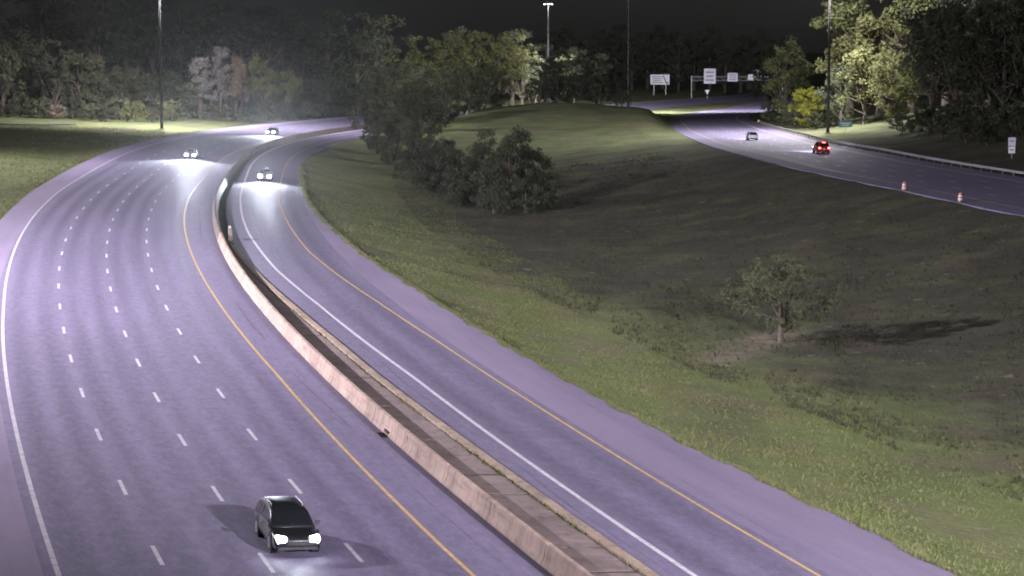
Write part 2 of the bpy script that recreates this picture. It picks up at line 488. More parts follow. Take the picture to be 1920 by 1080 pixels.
# ------------------------------------------------------------------ roads
def strip(name, C_at, idx, offs, mat, S, dz=0.0, skirt=.3, parent=None, n=8):
    """road sheet between two lateral offsets (functions of station index), with a skirt down each side"""
    V, U = [], []
    for i in idx:
        a, b = offs(i)
        for k in range(n+1):
            o = a+(b-a)*k/n
            p = C_at(i, o); V.append((p[0], p[1], p[2]+dz)); U.append((o, S[i]))
        if skirt:
            for o in (a, b):
                p = C_at(i, o); V.append((p[0], p[1], p[2]+dz-skirt)); U.append((o, S[i]))
    m = n+1+(2 if skirt else 0); F = []
    for j in range(len(idx)-1):
        q, r = j*m, (j+1)*m
        for k in range(n): F.append((q+k, q+k+1, r+k+1, r+k))
        if skirt:
            F.append((q+n+1, q, r, r+n+1)); F.append((q+n, q+n+2, r+n+2, r+n))
    return raw(name, V, F, mat, parent, U)

i_all = list(range(0, len(MAIN)-1))
i_ramp = [i for i in i_all if MAIN[i, 1] < 640]
main_edge_r = lambda y: float(np.interp(y, [600, 660], [BAR_L+.12, 13.0]))
main_road = strip("main_carriageway", main_at, i_all, lambda i: (float(OFF_PAVE_L(MAIN[i, 1])), main_edge_r(MAIN[i, 1])), M['asph'], MAIN_S, n=10)
tag(main_road, "wide four lane asphalt carriageway curving away to the right", "road", kind="structure")
ramp = strip("ramp_road", main_at, i_ramp, lambda i: (float(OFF_BAR_R(MAIN[i, 1]))-.12, float(OFF_GR(MAIN[i, 1]))), M['asph_ramp'], MAIN_S, dz=.004)
tag(ramp, "single lane asphalt ramp between the concrete median and the grass", "road", kind="structure")
i_r = list(range(0, len(RIGHT)-1))
right_road = strip("opposite_carriageway", right_at, i_r, lambda i: (-R_HALF, R_HALF), M['asph_right'], RIGHT_S)
tag(right_road, "dim asphalt carriageway beyond the grass bowl with a guardrail along it", "road", kind="structure")
# a narrow service road at the foot of the wood on the left
SIDE = spline([(-420, 400), (-200, 425), (-140, 436), (-103, 446), (-95, 450), (-90, 457)], 3.0)
SIDE_T, SIDE_N = frame(SIDE)
SIDE_S = np.arange(len(SIDE))*3.0
def side_at(i, off):
    p = SIDE[i]+SIDE_N[i]*off
    return np.array([p[0], p[1], max(gh(*(SIDE[i]+SIDE_N[i]*q)) for q in (-3, 0, 3))+.12])
side_road = strip("service_road", side_at, list(range(len(SIDE)-1)), lambda i: (-2.6, 2.6), M['asph_old'], SIDE_S, n=2)
tag(side_road, "narrow service road at the foot of the wood", "road", kind="structure")

def ribbon(name, C_at, idx, off, w, mat, parent, dz=.006):
    V, F = [], []
    for i in idx:
        o = float(off(i))
        for e in (-w/2, w/2):
            p = C_at(i, o+e); V.append((p[0], p[1], p[2]+dz))
    for j in range(len(idx)-1): F.append((2*j, 2*j+1, 2*j+3, 2*j+2))
    return raw(name, V, F, mat, parent)
Y = lambda i: MAIN[i, 1]
ribbon("edge_line", main_at, i_all, lambda i: OFF_WHITE_L(Y(i)), .20, M['white'], main_road)
ribbon("edge_line", main_at, i_all, lambda i: OFF_YEL_L(Y(i)), .17, M['yellow'], main_road)
ribbon("edge_line", main_at, i_ramp, lambda i: OFF_RW(Y(i)), .23, M['white'], ramp, .010)
ribbon("edge_line", main_at, i_ramp, lambda i: OFF_RY(Y(i)), .16, M['yellow'], ramp, .010)
ribbon("edge_line", right_at, i_r, lambda i: -7.4, .18, M['yellow'], right_road)
ribbon("edge_line", right_at, i_r, lambda i: 7.35, .22, M['white'], right_road)

def dashes(C, C_at, S, off, y0, y_lo, y_hi, parent, w=.17):
    """3.05 m dashes every 12.19 m; arc length along the offset line, one dash centred at y0"""
    P = np.array([C_at(i, float(off(C[i, 1]))) for i in range(len(C)-1)])
    s = np.concatenate([[0], np.cumsum(np.linalg.norm(np.diff(P, axis=0), axis=1))])
    s0 = np.interp(y0, P[:, 1], s)
    for k in range(-20, 120):
        c = s0+k*12.19
        if c < 4 or c > s[-1]-4: continue
        if not y_lo < np.interp(c, s, P[:, 1]) < y_hi: continue
        V = []
        for q in (-1.52, 0, 1.52):
            p = np.array([np.interp(c+q, s, P[:, a]) for a in range(3)])
            p2 = np.array([np.interp(c+q+.1, s, P[:, a]) for a in range(3)])
            t = (p2-p)[:2]; t /= np.linalg.norm(t); nn = np.array([t[1], -t[0]])
            sl = -BANK if C is MAIN else .015
            for e in (-w/2, w/2):
                V.append((p[0]+nn[0]*e, p[1]+nn[1]*e, p[2]+sl*e+.006))
        raw("lane_dash", V, [(0, 1, 3, 2), (2, 3, 5, 4)], M['white'], parent)
dashes(MAIN, main_at, MAIN_S, OFF_D1, 78.1, 50, 1000, main_road)
dashes(MAIN, main_at, MAIN_S, lambda y: 0.0, 77.7, 50, 1000, main_road)
dashes(MAIN, main_at, MAIN_S, OFF_D3, 79.9, 50, 1000, main_road)
for o in (-3.7, 0.0, 3.7):
    dashes(RIGHT, right_at, RIGHT_S, lambda y, o=o: o, 240, 180, 640, right_road)

# ------------------------------------------------------------------ median: two barrier walls, slab panels between them
def wall_ring(i, o0, o1, side):
    """safety-shape section from road face o0 to back o1 (lateral offsets); side=+1: road face on the small-offset side"""
    base = main_at(i, o0); z0 = base[2]-.25
    zr = main_at(i, o0)[2]
    if side > 0: prof = [(o0, z0), (o0, zr+.08), (o0+.14, zr+.34), (o0+.22, zr+1.02), (o0+.26, zr+1.07), (o1, zr+1.07), (o1, z0)]
    else: prof = [(o0, z0), (o0, zr+1.05), (o1-.26, zr+1.05), (o1-.22, zr+1.0), (o1-.12, zr+.34), (o1, zr+.08), (o1, z0)]
    R = []
    for o, z in prof:
        p = main_at(i, o); R.append((p[0], p[1], z))
    return R
def interp_ring(fi, f):
    a = int(fi); t = fi-a
    A, B = f(a), f(a+1)
    return [tuple(np.array(p)*(1-t)+np.array(q)*t) for p, q in zip(A, B)]
i_of = lambda y: float(np.interp(y, MAIN[:, 1], np.arange(len(MAIN))))
barrier_l = empty("median_barrier", main_at(int(i_of(75)), BAR_L))
barrier_l.location = (0, 0, 0)
tag(barrier_l, "pale concrete barrier wall along the yellow line of the wide carriageway", "barrier")
def wall(parent, y0, y1, seg, f, mat, name="barrier_segment"):
    a, e = i_of(y0), i_of(y1)
    while a < e-.5:
        b = min(a+seg/2.0, e)
        n = max(2, int(round((b-a)/1.5)))
        fs = np.linspace(a+.014, b-.014, n+1)
        mb = MB(); mb.loft([interp_ring(q, f) for q in fs]); mb.build(name, mat, parent)
        a = b
def single_ring(i):
    zr = main_at(i, BAR_L)[2]; R = []
    c = BAR_L+.32
    for o, z in ((c-.32, -.25), (c-.32, .08), (c-.20, .33), (c-.12, .80), (c-.09, .83), (c+.09, .83), (c+.12, .80), (c+.20, .33), (c+.32, .08), (c+.32, -.25)):
        p = main_at(i, o); R.append((p[0], p[1], zr+z))
    return R
wall(barrier_l, 40, 200, 7.6, single_ring, M['conc'])
wall(barrier_l, 200.2, 620, 12.0, single_ring, M['conc_dark'])
kerb = empty("median_kerb", (0, 0, 0))
tag(kerb, "low tan concrete kerb edging the median slabs beside the ramp", "kerb")
KW = .56
def kerb_ring(i):
    o1 = float(OFF_BAR_R(Y(i))); o0 = o1-KW; z = main_at(i, o1)[2]; R = []
    for o, h in ((o0, -.2), (o0, .15), (o0+.05, .17), (o1-.16, .17), (o1-.06, .13), (o1, -.2)):
        p = main_at(i, o); R.append((p[0], p[1], z+h))
    return R
wall(kerb, 40, 200, 6.1, kerb_ring, M['conc_tan'], "kerb_segment")
median = empty("median_slabs", (0, 0, 0))
tag(median, "weathered concrete slabs filling the gap between the barrier and the kerb", "paving", kind="structure")
a = i_of(41); k = 0
while MAIN[int(a), 1] < 196:
    ln = 4.6+rng.uniform(-.8, 1.0); b = a+ln/2
    dz = rng.uniform(0, .004); sk = rng.uniform(-.12, .12)
    R = []
    for q in np.linspace(a+.026, b-.026, 4):
        def f(i):
            o0 = BAR_L+.655; o1 = max(float(OFF_BAR_R(Y(i)))-KW-.03, o0+.08)
            out = []
            for o, h in ((o0, -.2), (o0, .02+dz), (o0+.05, .034+dz), (o1-.05, .036+dz), (o1, .02+dz), (o1, -.2)):
                p = main_at(i, o)+np.array([MAIN_T[i][0], MAIN_T[i][1], 0])*sk*(o-o0); p[2] = main_at(i, o)[2]; out.append((p[0], p[1], p[2]+h))
            return out
        R.append(interp_ring(q, f))
    MB().loft(R).build("slab", M['slab'], median)
    a = b; k += 1
mb = MB(); bed = []
for q in np.linspace(i_of(41), i_of(198), 60):
    def f(i):
        o0, o1 = BAR_L+.45, float(OFF_BAR_R(Y(i)))-KW+.1
        return [tuple(main_at(i, o)+np.array([0, 0, h])) for o, h in ((o0, -.25), (o0, .028), (o1, .028), (o1, -.25))]
    bed.append(interp_ring(q, f))
mb.loft(bed).build("bedding", M['bedding'], median)
# transition block where the two walls meet
p = main_at(int(i_of(203)), 11.35)
blk = empty("barrier_end_block", p)
MB().box((0, 0, .57), (.42, 1.2, 1.2), .2, .8).build("block", M['slab'], blk, bevel=.04)
MB().box((0, -.2, 1.25), (.22, .05, .26), .2).build("marker_plate", M['steel'], blk)
tag(blk, "pale concrete block with a marker plate at the end of the median slabs", "barrier block")
# weeds in the joint along the ramp-side wall
wv, wf = [], []
for _ in range(2200):
    y = 62+rng.random()**1.3*110
    fi = i_of(y); i = int(fi)
    side = rng.random() < .82
    o = float(OFF_BAR_R(y))-KW-.02-abs(rng.normal(0, .07)) if side else BAR_L+.67+abs(rng.normal(0, .05))
    if rng.random() > .25+.75*(math.sin(y*.35)*math.sin(y*.13+1) > -.1): continue
    p = main_at(i, o)+np.array([MAIN_T[i][0], MAIN_T[i][1], 0])*(fi-i)*2; z = main_at(i, o)[2]+.03
    h = rng.uniform(.06, .22); an = rng.uniform(0, 6.28); w = .03
    b = len(wv)
    wv += [(p[0]-w*math.cos(an), p[1]-w*math.sin(an), z), (p[0]+w*math.cos(an), p[1]+w*math.sin(an), z), (p[0]+rng.normal(0, .08), p[1]+rng.normal(0, .08), z+h)]
    wf.append((b, b+1, b+2))
weeds = raw("weeds", wv, wf, M['weed'], median); weeds["kind"] = "stuff"
# drain scupper at the foot of the barrier
p = main_at(int(i_of(102.5)), BAR_L-.1)
rz = math.atan2(-MAIN_T[int(i_of(102.5))][0], MAIN_T[int(i_of(102.5))][1])
dr = empty("drain_inlet", (p[0], p[1], p[2]), rz)
MB().box((0, 0, .012), (.62, 1.3, .03)).build("frame", M['steel_dark'], dr)
for k in range(8): MB().box((0, -.52+k*.15, .034), (.5, .05, .02)).build("grate_bar", M['trim'], dr)
MB().box((.16, 0, .13), (.10, 1.0, .22)).build("inlet_mouth", M['trim'], dr)
tag(dr, "dark drain inlet at the foot of the median barrier", "drain")
# ------------------------------------------------------------------ masts, guardrail, signs, drums
def light_mast(name, x, y, h, label, energy, aim, spot=150, blend=.9, colr=(.95, .90, 1.0), n_l=6, tilt_in=True, z=None, r=.34, pole_mat='mast_steel', front_glow=False, flood=None):
    """high-mast lighting pole: base, shaft, ring, luminaires; its light hangs at the head"""
    z = gh(x, y)-.05 if z is None else z
    t = empty(name, (x, y, z))
    MB().tube([(0, 0, 0), (0, 0, .25), (0, 0, .26)], [.62, .62, .4], 12).build("base", M['conc_tan'], t)
    MB().tube([(0, 0, .2), (0, 0, h*.5), (0, 0, h)], [r, r*.7, r*.42], 10).build("pole", M[pole_mat], t, smooth=True)
    mb = MB()
    R = 1.05
    ring = [(R*math.cos(a), R*math.sin(a), h-.25) for a in np.linspace(0, 2*math.pi, 17)]
    mb.tube(ring, .05, 6, cap=False)
    for k in range(3):
        a = k*2*math.pi/3; mb.tube([(0, 0, h-.05), (R*math.cos(a), R*math.sin(a), h-.25)], .04, 5)
    mb.tube([(0, 0, h-.45), (0, 0, h+.15)], .22, 10)
    mb.build("head_ring", M['steel_dark'], t)
    for k in range(n_l):
        a = (k+.5)*2*math.pi/n_l
        lm = MB().loft([[((R+.05)*math.cos(a)+q*math.cos(w), (R+.05)*math.sin(a)+q*math.sin(w), h-dz) for w in np.linspace(0, 2*math.pi, 9)[:-1]]
                        for q, dz in ((.10, .10), (.24, .22), (.30, .48))]).build("luminaire", M['steel_dark'], t)
        if energy:
            MB().tube([((R+.05)*math.cos(a), (R+.05)*math.sin(a), h-.47), ((R+.05)*math.cos(a), (R+.05)*math.sin(a), h-.56)], .26, 10).build("lens", M['lamp'], lm)
    if energy:
        ld = bpy.data.lights.new("mast_light", 'SPOT'); ld.energy = energy*MAST_POWER; ld.color = colr
        ld.spot_size = math.radians(spot); ld.spot_blend = blend; ld.shadow_soft_size = .45
        lo = bpy.data.objects.new("mast_light", ld); col.objects.link(lo); lo.parent = t
        lo.location = (0, 0 if front_glow else 1.7, h-1.1)
        d = Vector(aim)-Vector((x, y, z+h-1.1)); lo.rotation_euler = d.to_track_quat('-Z', 'Y').to_euler()
    if flood:
        ld = bpy.data.lights.new("mast_light", 'SPOT'); ld.energy = flood[0]*MAST_POWER; ld.color = colr
        ld.spot_size = math.radians(flood[2]); ld.spot_blend = 1.0; ld.shadow_soft_size = .6
        lo = bpy.data.objects.new("mast_light", ld); col.objects.link(lo); lo.parent = t; lo.location = (.5, 1.7, h-1.1)
        dv = Vector(flood[1])-Vector((x+.5, y+1.7, z+h-1.1)); lo.rotation_euler = dv.to_track_quat('-Z', 'Y').to_euler()
    return tag(t, label, "light mast")
M['mast_steel'] = plain('mast_dimmed_steel', (.022, .022, .024), .85, .0)  # shaft colour darkened to hold down the lamps' own light on it
M['lamp'] = emit("mast_lamp_lens", (1.0, .99, 1.0), 30.0)
light_mast("light_mast", -98, 145, 40, "tall lighting mast on the left verge beside the wide carriageway", 1.28e6, (-14, 178, 0), 160, 1.0, (.93, .87, 1.0))
light_mast("light_mast", -96, 306, 38, "unseen lighting mast added on the outer verge halfway round the curve", 2.1e5, (-46, 296, 0), 165, 1.0, (.93, .87, 1.0))  # unseen mast, added to brighten the road between its neighbours
light_mast("light_mast", 50, -14, 33, "tall lighting mast on the near grass slope beside the ramp", 1.85e6, (0, 136, 0), 42, 1.0, (.94, .88, 1.0))
light_mast("light_mast", -73.2, 452, 36, "tall lighting mast rising from the grass before the wood", 4.0e5, (-66, 474, 2), 170, 1.0, (.94, .89, 1.0))
light_mast("light_mast", 9.8, 588, 28.6, "distant lit lighting mast rising behind the mound trees", 7.0e5, (-16, 684, 10), 130, 1.0, (1, 1, .97), r=.42, pole_mat='steel', front_glow=True)
light_mast("light_mast", 36.0, 672, 37, "slender lighting mast between the mound trees and the large white sign", 1.1e6, (76, 800, 0), 165, 1.0, (.95, .9, 1.0), r=.36)
light_mast("light_mast", 62.8, 430, 36, "lighting mast standing behind the guardrail before the bank trees", 3.4e5, (36, 430, 0), 168, 1.0, (.97, .93, 1.0), flood=(1.5e5, (86, 472, 14), 140))

# guardrail along the far side of the opposite carriageway
i_or = lambda y: int(np.interp(y, RIGHT[:, 1], np.arange(len(RIGHT))))
gr = empty("guardrail", (0, 0, 0))
tag(gr, "steel beam guardrail on posts along the far edge of the opposite carriageway", "guardrail")
prof = [(0, .42), (-.08, .47), (-.08, .53), (-.01, .58), (-.01, .62), (-.08, .67), (-.08, .73), (0, .78), (.012, .78), (.012, .42)]
rings = []
for i in range(i_or(150), i_or(520), 2):
    R = []
    for o, z in prof:
        p = right_at(i, R_HALF-.25+o); R.append((p[0], p[1], p[2]+z))
    rings.append(R)
MB().loft(rings).build("beam", M['steel'], gr)
pm = None
for i in range(i_or(150), i_or(520), 2):
    p = right_at(i, R_HALF-.13)
    if pm is None:
        po = MB().box((0, 0, .34), (.15, .15, .88)).build("post", M['wood_post'], gr); pm = po.data
    else:
        po = bpy.data.objects.new("post", pm); col.objects.link(po); po.parent = gr
    po.location = (p[0], p[1], p[2]); po.rotation_euler.z = math.atan2(RIGHT_N[i][1], RIGHT_N[i][0])
p = right_at(i_or(521), R_HALF-.3)
MB().box((p[0], p[1], p[2]+.55), (.5, .12, .5)).build("end_terminal", M['yellow'], gr)

M['sign_white'] = plain("sign_sheet_white", (.80, .78, .84), .45, 0, .08, .4)
M['sign_green'] = plain("sign_sheet_green", (.015, .16, .12), .45, 0, .1)
M['sign_ink'] = plain("sign_lettering", (.20, .20, .24), .6)
M['sign_grey'] = plain("sign_sheet_lavender", (.60, .57, .68), .45, 0, .1, .4)
# large guide sign
x, y = 64.5, 945
z = gh(x, y)-.1
t = empty("guide_sign", (x, y, z))
pz = 19.17-(141-93)/4046*945-z                           # height of the panel's top edge
for q in (-2.6, 2.6): MB().box((q, .25, (pz)/2), (.28, .28, pz)).build("post", M['steel'], t)
MB().box((0, 0, pz-2.2), (8.4, .12, 4.4)).build("panel", M['sign_white'], t)
mb = MB()
for k in range(4): mb.box((-1.3+(.2 if k % 2 else 0), -.075, pz-.9-k*.85), (4.6-(k % 3)*.7, .02, .30))
mb.build("legend", M['sign_ink'], t)
ar = MB(); ar.add([(1.1, -.08, pz-.5), (1.6, -.08, pz-.3), (3.2, -.08, pz-3.9), (2.6, -.08, pz-3.9)], [(0, 1, 2, 3)])
ar.add([(2.2, -.08, pz-3.3), (3.8, -.08, pz-3.3), (3.1, -.08, pz-4.3)], [(0, 1, 2)])
ar.build("arrow", M['sign_ink'], t)
tag(t, "large white guide sign on two posts with a dark diagonal arrow", "road sign")
# sign gantry
gy_, gx0, gx1 = 905.0, 75.0, 113.0
z = gh(gx0, gy_)-.2
t = empty("sign_gantry", (gx0, gy_, z))
H0 = 19.17-(143-91)/4046*gy_-z; H1 = 19.17-(150-91)/4046*gy_-z
for q in (0, gx1-gx0):
    MB().tube([(q, 0, 0), (q, 0, H0+.5)], .30, 10).build("post", M['steel'], t)
mb = MB()
for zz in (H0, H1): mb.tube([(0, 0, zz), (gx1-gx0, 0, zz)], .17, 6)
n = 16
for k in range(n):
    a0, a1 = (gx1-gx0)*k/n, (gx1-gx0)*(k+1)/n
    mb.tube([(a0, 0, H0 if k % 2 else H1), (a1, 0, H1 if k % 2 else H0)], .08, 5)
mb.build("truss", M['steel'], t)
k = gy_/4046
for x0, x1, y0, y1, mt in ((1318, 1340, 128, 156, 'sign_grey'), (1362, 1381, 136, 152, 'sign_grey'), (1400, 1414, 139, 149, 'sign_white'), (1413.6, 1426, 130, 149, 'sign_white')):
    w, hh = (x1-x0)*k, (y1-y0)*k
    cx = ((x0+x1)/2-960)*k-gx0; cz = 19.17-((y0+y1)/2-91)*k-z
    pn = MB().box((cx, -.4, cz), (w, .14, hh)).build("sign_panel", M[mt], t)
    mb = MB()
    for r in range(3 if hh > 3 else 2): mb.box((cx, -.48, cz+hh*(.26-.26*r)), (w*(.7-.1*(r % 2)), .02, hh*.10))
    mb.build("legend", M['sign_ink'], pn)
tag(t, "steel truss sign gantry carrying four pale sign panels over the road", "sign gantry")
def post_sign(name, x, y, w, h, top, mat, label, shape='rect', extra=None):
    z = gh(x, y)-.1
    t = empty(name, (x, y, z), math.atan2(-x, y)*1.0)
    MB().box((0, .05, top/2), (.09, .07, top)).build("post", M['steel'], t)
    if shape == 'rect': MB().box((0, 0, top-h/2), (w, .03, h)).build("panel", M[mat], t)
    else: MB().plate([(-w/2, -.02, top), (0, -.02, top-h), (w/2, -.02, top)], .03).build("panel", M[mat], t)
    if extra: extra(t, top)
    return tag(t, label, "road sign")
post_sign("yield_sign", 80.2, 890, 2.0, 1.9, 4.3, 'sign_white', "small white triangular sign under the gantry", 'tri')
def green_x(t, top):
    MB().box((0, -.025, top-.42), (1.9, .02, .16)).build("legend", M['sign_grey'], t)
    MB().box((0, -.025, top-.78), (1.4, .02, .14)).build("legend", M['sign_grey'], t)
post_sign("guide_sign", 64.9, 421, 2.6, 1.15, 2.35, 'sign_green', "small green sign on a post behind the guardrail", extra=green_x)
dl = empty("delineator_post", (66.5, 508, gh(66.5, 508)-.05))
MB().box((0, 0, .85), (.5, .10, 1.9)).build("blade", M['sign_white'], dl, bevel=.02)
MB().box((0, -.06, 1.5), (.3, .02, .3)).build("reflector", M['sign_grey'], dl)
tag(dl, "white delineator post at the start of the guardrail", "marker post")
def mile_x(t, top):
    MB().box((0, 0, top-1.75), (.95, .03, .95)).build("panel", M['sign_white'], t)
    MB().box((0, -.025, top-.5), (.6, .02, .16)).build("legend", M['sign_ink'], t)
    MB().box((0, -.025, top-1.75), (.5, .02, .2)).build("legend", M['sign_ink'], t)
post_sign("route_sign", 70.8, 306, 1.05, 1.2, 3.1, 'sign_grey', "two stacked pale sign plates on a post before the dark trees", extra=mile_x)

M['orange'] = plain("drum_orange", (.52, .22, .12), .5)
def drum(x, y, label):
    z = gh(x, y)
    t = empty("traffic_drum", (x, y, z-.03))
    MB().tube([(0, 0, 0), (0, 0, .10)], .40, 14).build("base", M['rubber'], t)
    zs = [.10, .30, .42, .60, .72, .95]; rs = [.30, .28, .275, .25, .245, .21]
    MB().tube([(0, 0, q) for q in zs], rs, 14).build("body", M['orange'], t, smooth=False)
    for a, b in ((.26, .46), (.60, .80)):
        ra, rb = np.interp(a, zs, rs)+.006, np.interp(b, zs, rs)+.006
        MB().tube([(0, 0, a), (0, 0, b)], [ra, rb], 14).build("reflective_band", M['sign_grey'], t)
    MB().box((0, 0, 1.0), (.18, .05, .12)).build("handle", M['orange'], t)
    tag(t, label, "traffic drum", "drums along the inner shoulder")
drum(45.6, 250.5, "orange drum with white bands in the grass by the dim carriageway")
drum(48.2, 231.5, "orange drum with white bands in the grass by the dim carriageway")

# ------------------------------------------------------------------ vehicles
def car(name, label, cat, kind, paint, pos, heading, lights, L=4.7, W=1.86, H=1.5, head_power=0, tail_on=False, roof_rails=False, far=False):
    """front faces local -Y; heading = rotation about Z"""
    t = empty(name, pos, heading)
    hw = W/2; fr, rr = -L/2, L/2
    suv = kind == 'suv'; pick = kind == 'pickup'
    belt = H*(.60 if suv else .62); hood = H*(.575 if suv else .55); gc = .22 if suv or pick else .17
    deck = belt if suv else (belt*.97 if pick else belt*.99)
    st = [(fr, .80, gc+.12, hood*.66), (fr+.06, .90, gc+.03, hood*.80), (fr+.22, .96, gc, hood*.90), (fr+.55, .99, gc, hood*.97), (fr+1.1, 1., gc, hood), (fr+1.45, 1., gc, belt*.97),
          (0, 1., gc, belt), (rr-1.2, 1., gc, belt), (rr-.5, .985, gc, deck), (rr-.18, .96, gc+.02, deck*.985), (rr-.04, .92, gc+.08, deck*.94), (rr, .86, gc+.15, deck*.86)]
    R = []
    for y, k, z0, z1 in st:
        w = hw*k; d = z1-z0
        half = [(w*.80, z0), (w*.96, z0+d*.10), (w, z0+d*.36), (w*1.0, z0+d*.62), (w*.965, z0+d*.88), (w*.90, z0+d*.97), (w*.55, z1+.012), (0, z1+.022)]
        R.append([(x, y, z) for x, z in half]+[(-x, y, z) for x, z in reversed(half[:-1])])
    body = MB().loft(R).build("body", paint, t, smooth=True)
    # cabin
    if suv: ys = [fr+1.15, fr+1.95, fr+2.6, rr-.75, rr-.30, rr-.06]; zs = [belt, H*.955, H, H*.985, H*.95, belt]
    elif pick: ys = [fr+1.5, fr+2.2, fr+2.6, fr+3.5, fr+3.75, fr+3.95]; zs = [belt, H*.96, H, H*.99, H*.955, belt]
    else: ys = [fr+1.25, fr+2.05, fr+2.6, fr+3.3, fr+3.65, rr-.55]; zs = [belt, H*.955, H, H*.985, H*.94, belt]
    wb = hw*.93
    def wr(y, z): return wb-(z-belt)*.34
    R = []
    for y, z in zip(ys, zs):
        zz = max(z, belt+.002); a = wr(y, zz)
        half = [(wb, belt-.05), (wb-(zz-.07-belt)*.34 if zz > belt+.1 else wb*.99, max(zz-.07, belt)), (a-.07, zz-.012 if zz > belt+.1 else zz), (a*.5, zz+.012), (0, zz+.018)]
        R.append([(x, y, q) for x, q in half]+[(-x, y, q) for x, q in reversed(half[:-1])])
    MB().loft(R).build("roof", paint, t, smooth=True)
    zt = lambda y: float(np.interp(y, ys, zs))
    def side_pt(y, z, s): return (s*(wb-(z-belt)*.34+.008), y, z)
    y_a, y_m, y_z = ys[0], (ys[1]+ys[4])/2-.05, ys[5]
    for s in (-1, 1):
        fb = .06
        def win(ya, yb):
            pts = []
            nn = 6
            top = [(q, zt(q)-.13) for q in np.linspace(ya, yb, nn)]
            top = [(q, z) for q, z in top if z > belt+fb+.02]
            if len(top) < 2: return
            poly = [(top[0][0]-.0, belt+fb)]+top+[(top[-1][0], belt+fb)]
            P = [side_pt(q, z, s) for q, z in poly]
            MB().plate(P if s < 0 else list(reversed(P)), .006).build("side_window", M['glass'], t)
        win(ys[0]+.3, y_m-.05); win(y_m+.05, (rr-1.05 if suv else y_z-.25))
        if suv: win(rr-.98, rr-.28)
        MB().box((s*(hw+.10), fr+1.55, belt+.07), (.20, .12, .15)).build("mirror", M['trim'], t, bevel=.02)
    def end_glass(nm, ya, za, yb, zb, ins):
        d = Vector((0, yb-ya, zb-za)); nrm = Vector((0, -(zb-za), yb-ya)).normalized()*.010
        if nrm.z < 0: nrm = -nrm
        P = []
        for f in (.10, .90):
            y, z = ya+(yb-ya)*f, za+(zb-za)*f
            w = (wb-(z-belt)*.34)-ins
            P.append([(-w, y, z), (w, y, z)])
        q = [Vector(P[0][0])+nrm, Vector(P[0][1])+nrm, Vector(P[1][1])+nrm, Vector(P[1][0])+nrm]
        MB().plate(q, .006).build(nm, M['glass'], t)
    end_glass("windshield", ys[0], zs[0], ys[1], zs[1], .09)
    end_glass("rear_window", ys[5], zs[5], ys[4], zs[4], .12)
    # wheels
    wr_ = .36 if (suv or pick) else .325
    for s in (-1, 1):
        for y in (fr+.92, rr-.98):
            MB().tube([(s*(hw+.004-.26), y, wr_+.02), (s*(hw+.004), y, wr_+.02)], wr_+.065, 20).build("wheel_arch", M['trim'], t)
            wh = MB().loft([[(s*(hw-.22+q), y+r*math.cos(a), wr_+r*math.sin(a)) for a in np.linspace(0, 2*math.pi, 21)[:-1]] for q, r in ((0, wr_*.9), (.03, wr_), (.20, wr_), (.235, wr_*.93), (.24, wr_*.66))]).build("wheel", M['rubber'], t, smooth=False)
            mb = MB()
            mb.tube([(s*(hw+.010), y, wr_), (s*(hw+.028), y, wr_)], wr_*.20, 10)
            for k in range(6):
                a = k*math.pi/3
                mb.box((s*(hw+.018), y+math.cos(a)*wr_*.36, wr_+math.sin(a)*wr_*.36), (.02, .07, .07))
            mb.tube([(s*(hw+.012), y, wr_), (s*(hw+.022), y, wr_)], wr_*.62, 18)
            mb.build("rim", M['rim'], wh)
    # face
    MB().box((0, fr+.01, hood*.60), (W*.46, .05, .16)).build("grille", M['trim'], t, bevel=.015)
    MB().box((0, fr+.02, gc+.10), (W*.80, .10, .14)).build("front_bumper", M['trim'], t, bevel=.03)
    MB().box((0, rr-.02, gc+.13), (W*.84, .10, .16)).build("rear_bumper", M['trim'], t, bevel=.03)
    MB().box((0, rr+.012, deck*.66), (.32, .02, .16)).build("licence_plate", M['sign_white'], t)
    for s in (-1, 1):
        mb = MB(); y0 = fr+.10
        mb.loft([[(s*hw*x, y, z) for x, z in (((.36, hood*.56), (.86, hood*.52), (.95, hood*.78), (.88, hood*.96), (.36, hood*.92)) if far else ((.48, hood*.64), (.84, hood*.60), (.91, hood*.80), (.86, hood*.92), (.48, hood*.87)))] for y in (fr-(.04 if far else .01), fr+.30)])
        hl = mb.build("headlight", (M['head_far'] if far else M['head']) if lights else M['sign_grey'], t, bevel=.012)
        if lights and head_power and s > 0:
            ld = bpy.data.lights.new("headlight_beam", 'SPOT'); ld.energy = head_power*2; ld.color = (.80, .86, 1.0)
            ld.spot_size = math.radians(80); ld.spot_blend = 1.0; ld.shadow_soft_size = .30
            lo = bpy.data.objects.new("headlight_beam", ld); col.objects.link(lo); lo.parent = hl
            lo.location = (0, fr-.10, hood*.78); lo.rotation_euler = (math.radians(90-1.5), 0, math.radians(180))
        mb = MB(); mb.loft([[(s*hw*x, y, z) for x, z in ((.56, deck*.72), (.90, deck*.74), (.90, deck*.90), (.60, deck*.90))] for y in (rr-.22, rr+.012)])
        mb.build("tail_light", M['tail'] if tail_on else M['lens_red'], t, bevel=.012)
        if roof_rails:
            xr = wr(0, H)-.05
            MB().tube([(s*xr, ys[2]-.2, H*.985), (s*xr, ys[2]-.05, H+.05), (s*xr, ys[3]-.05, H+.045), (s*xr, ys[3]+.15, H*.97)], .022, 6).build("roof_rail", M['rim'], t)
    if tail_on: MB().box((0, ys[4]+.03, H*.955), (.5, .05, .035)).build("brake_light", M['tail'], t)
    return tag(t, label, cat)

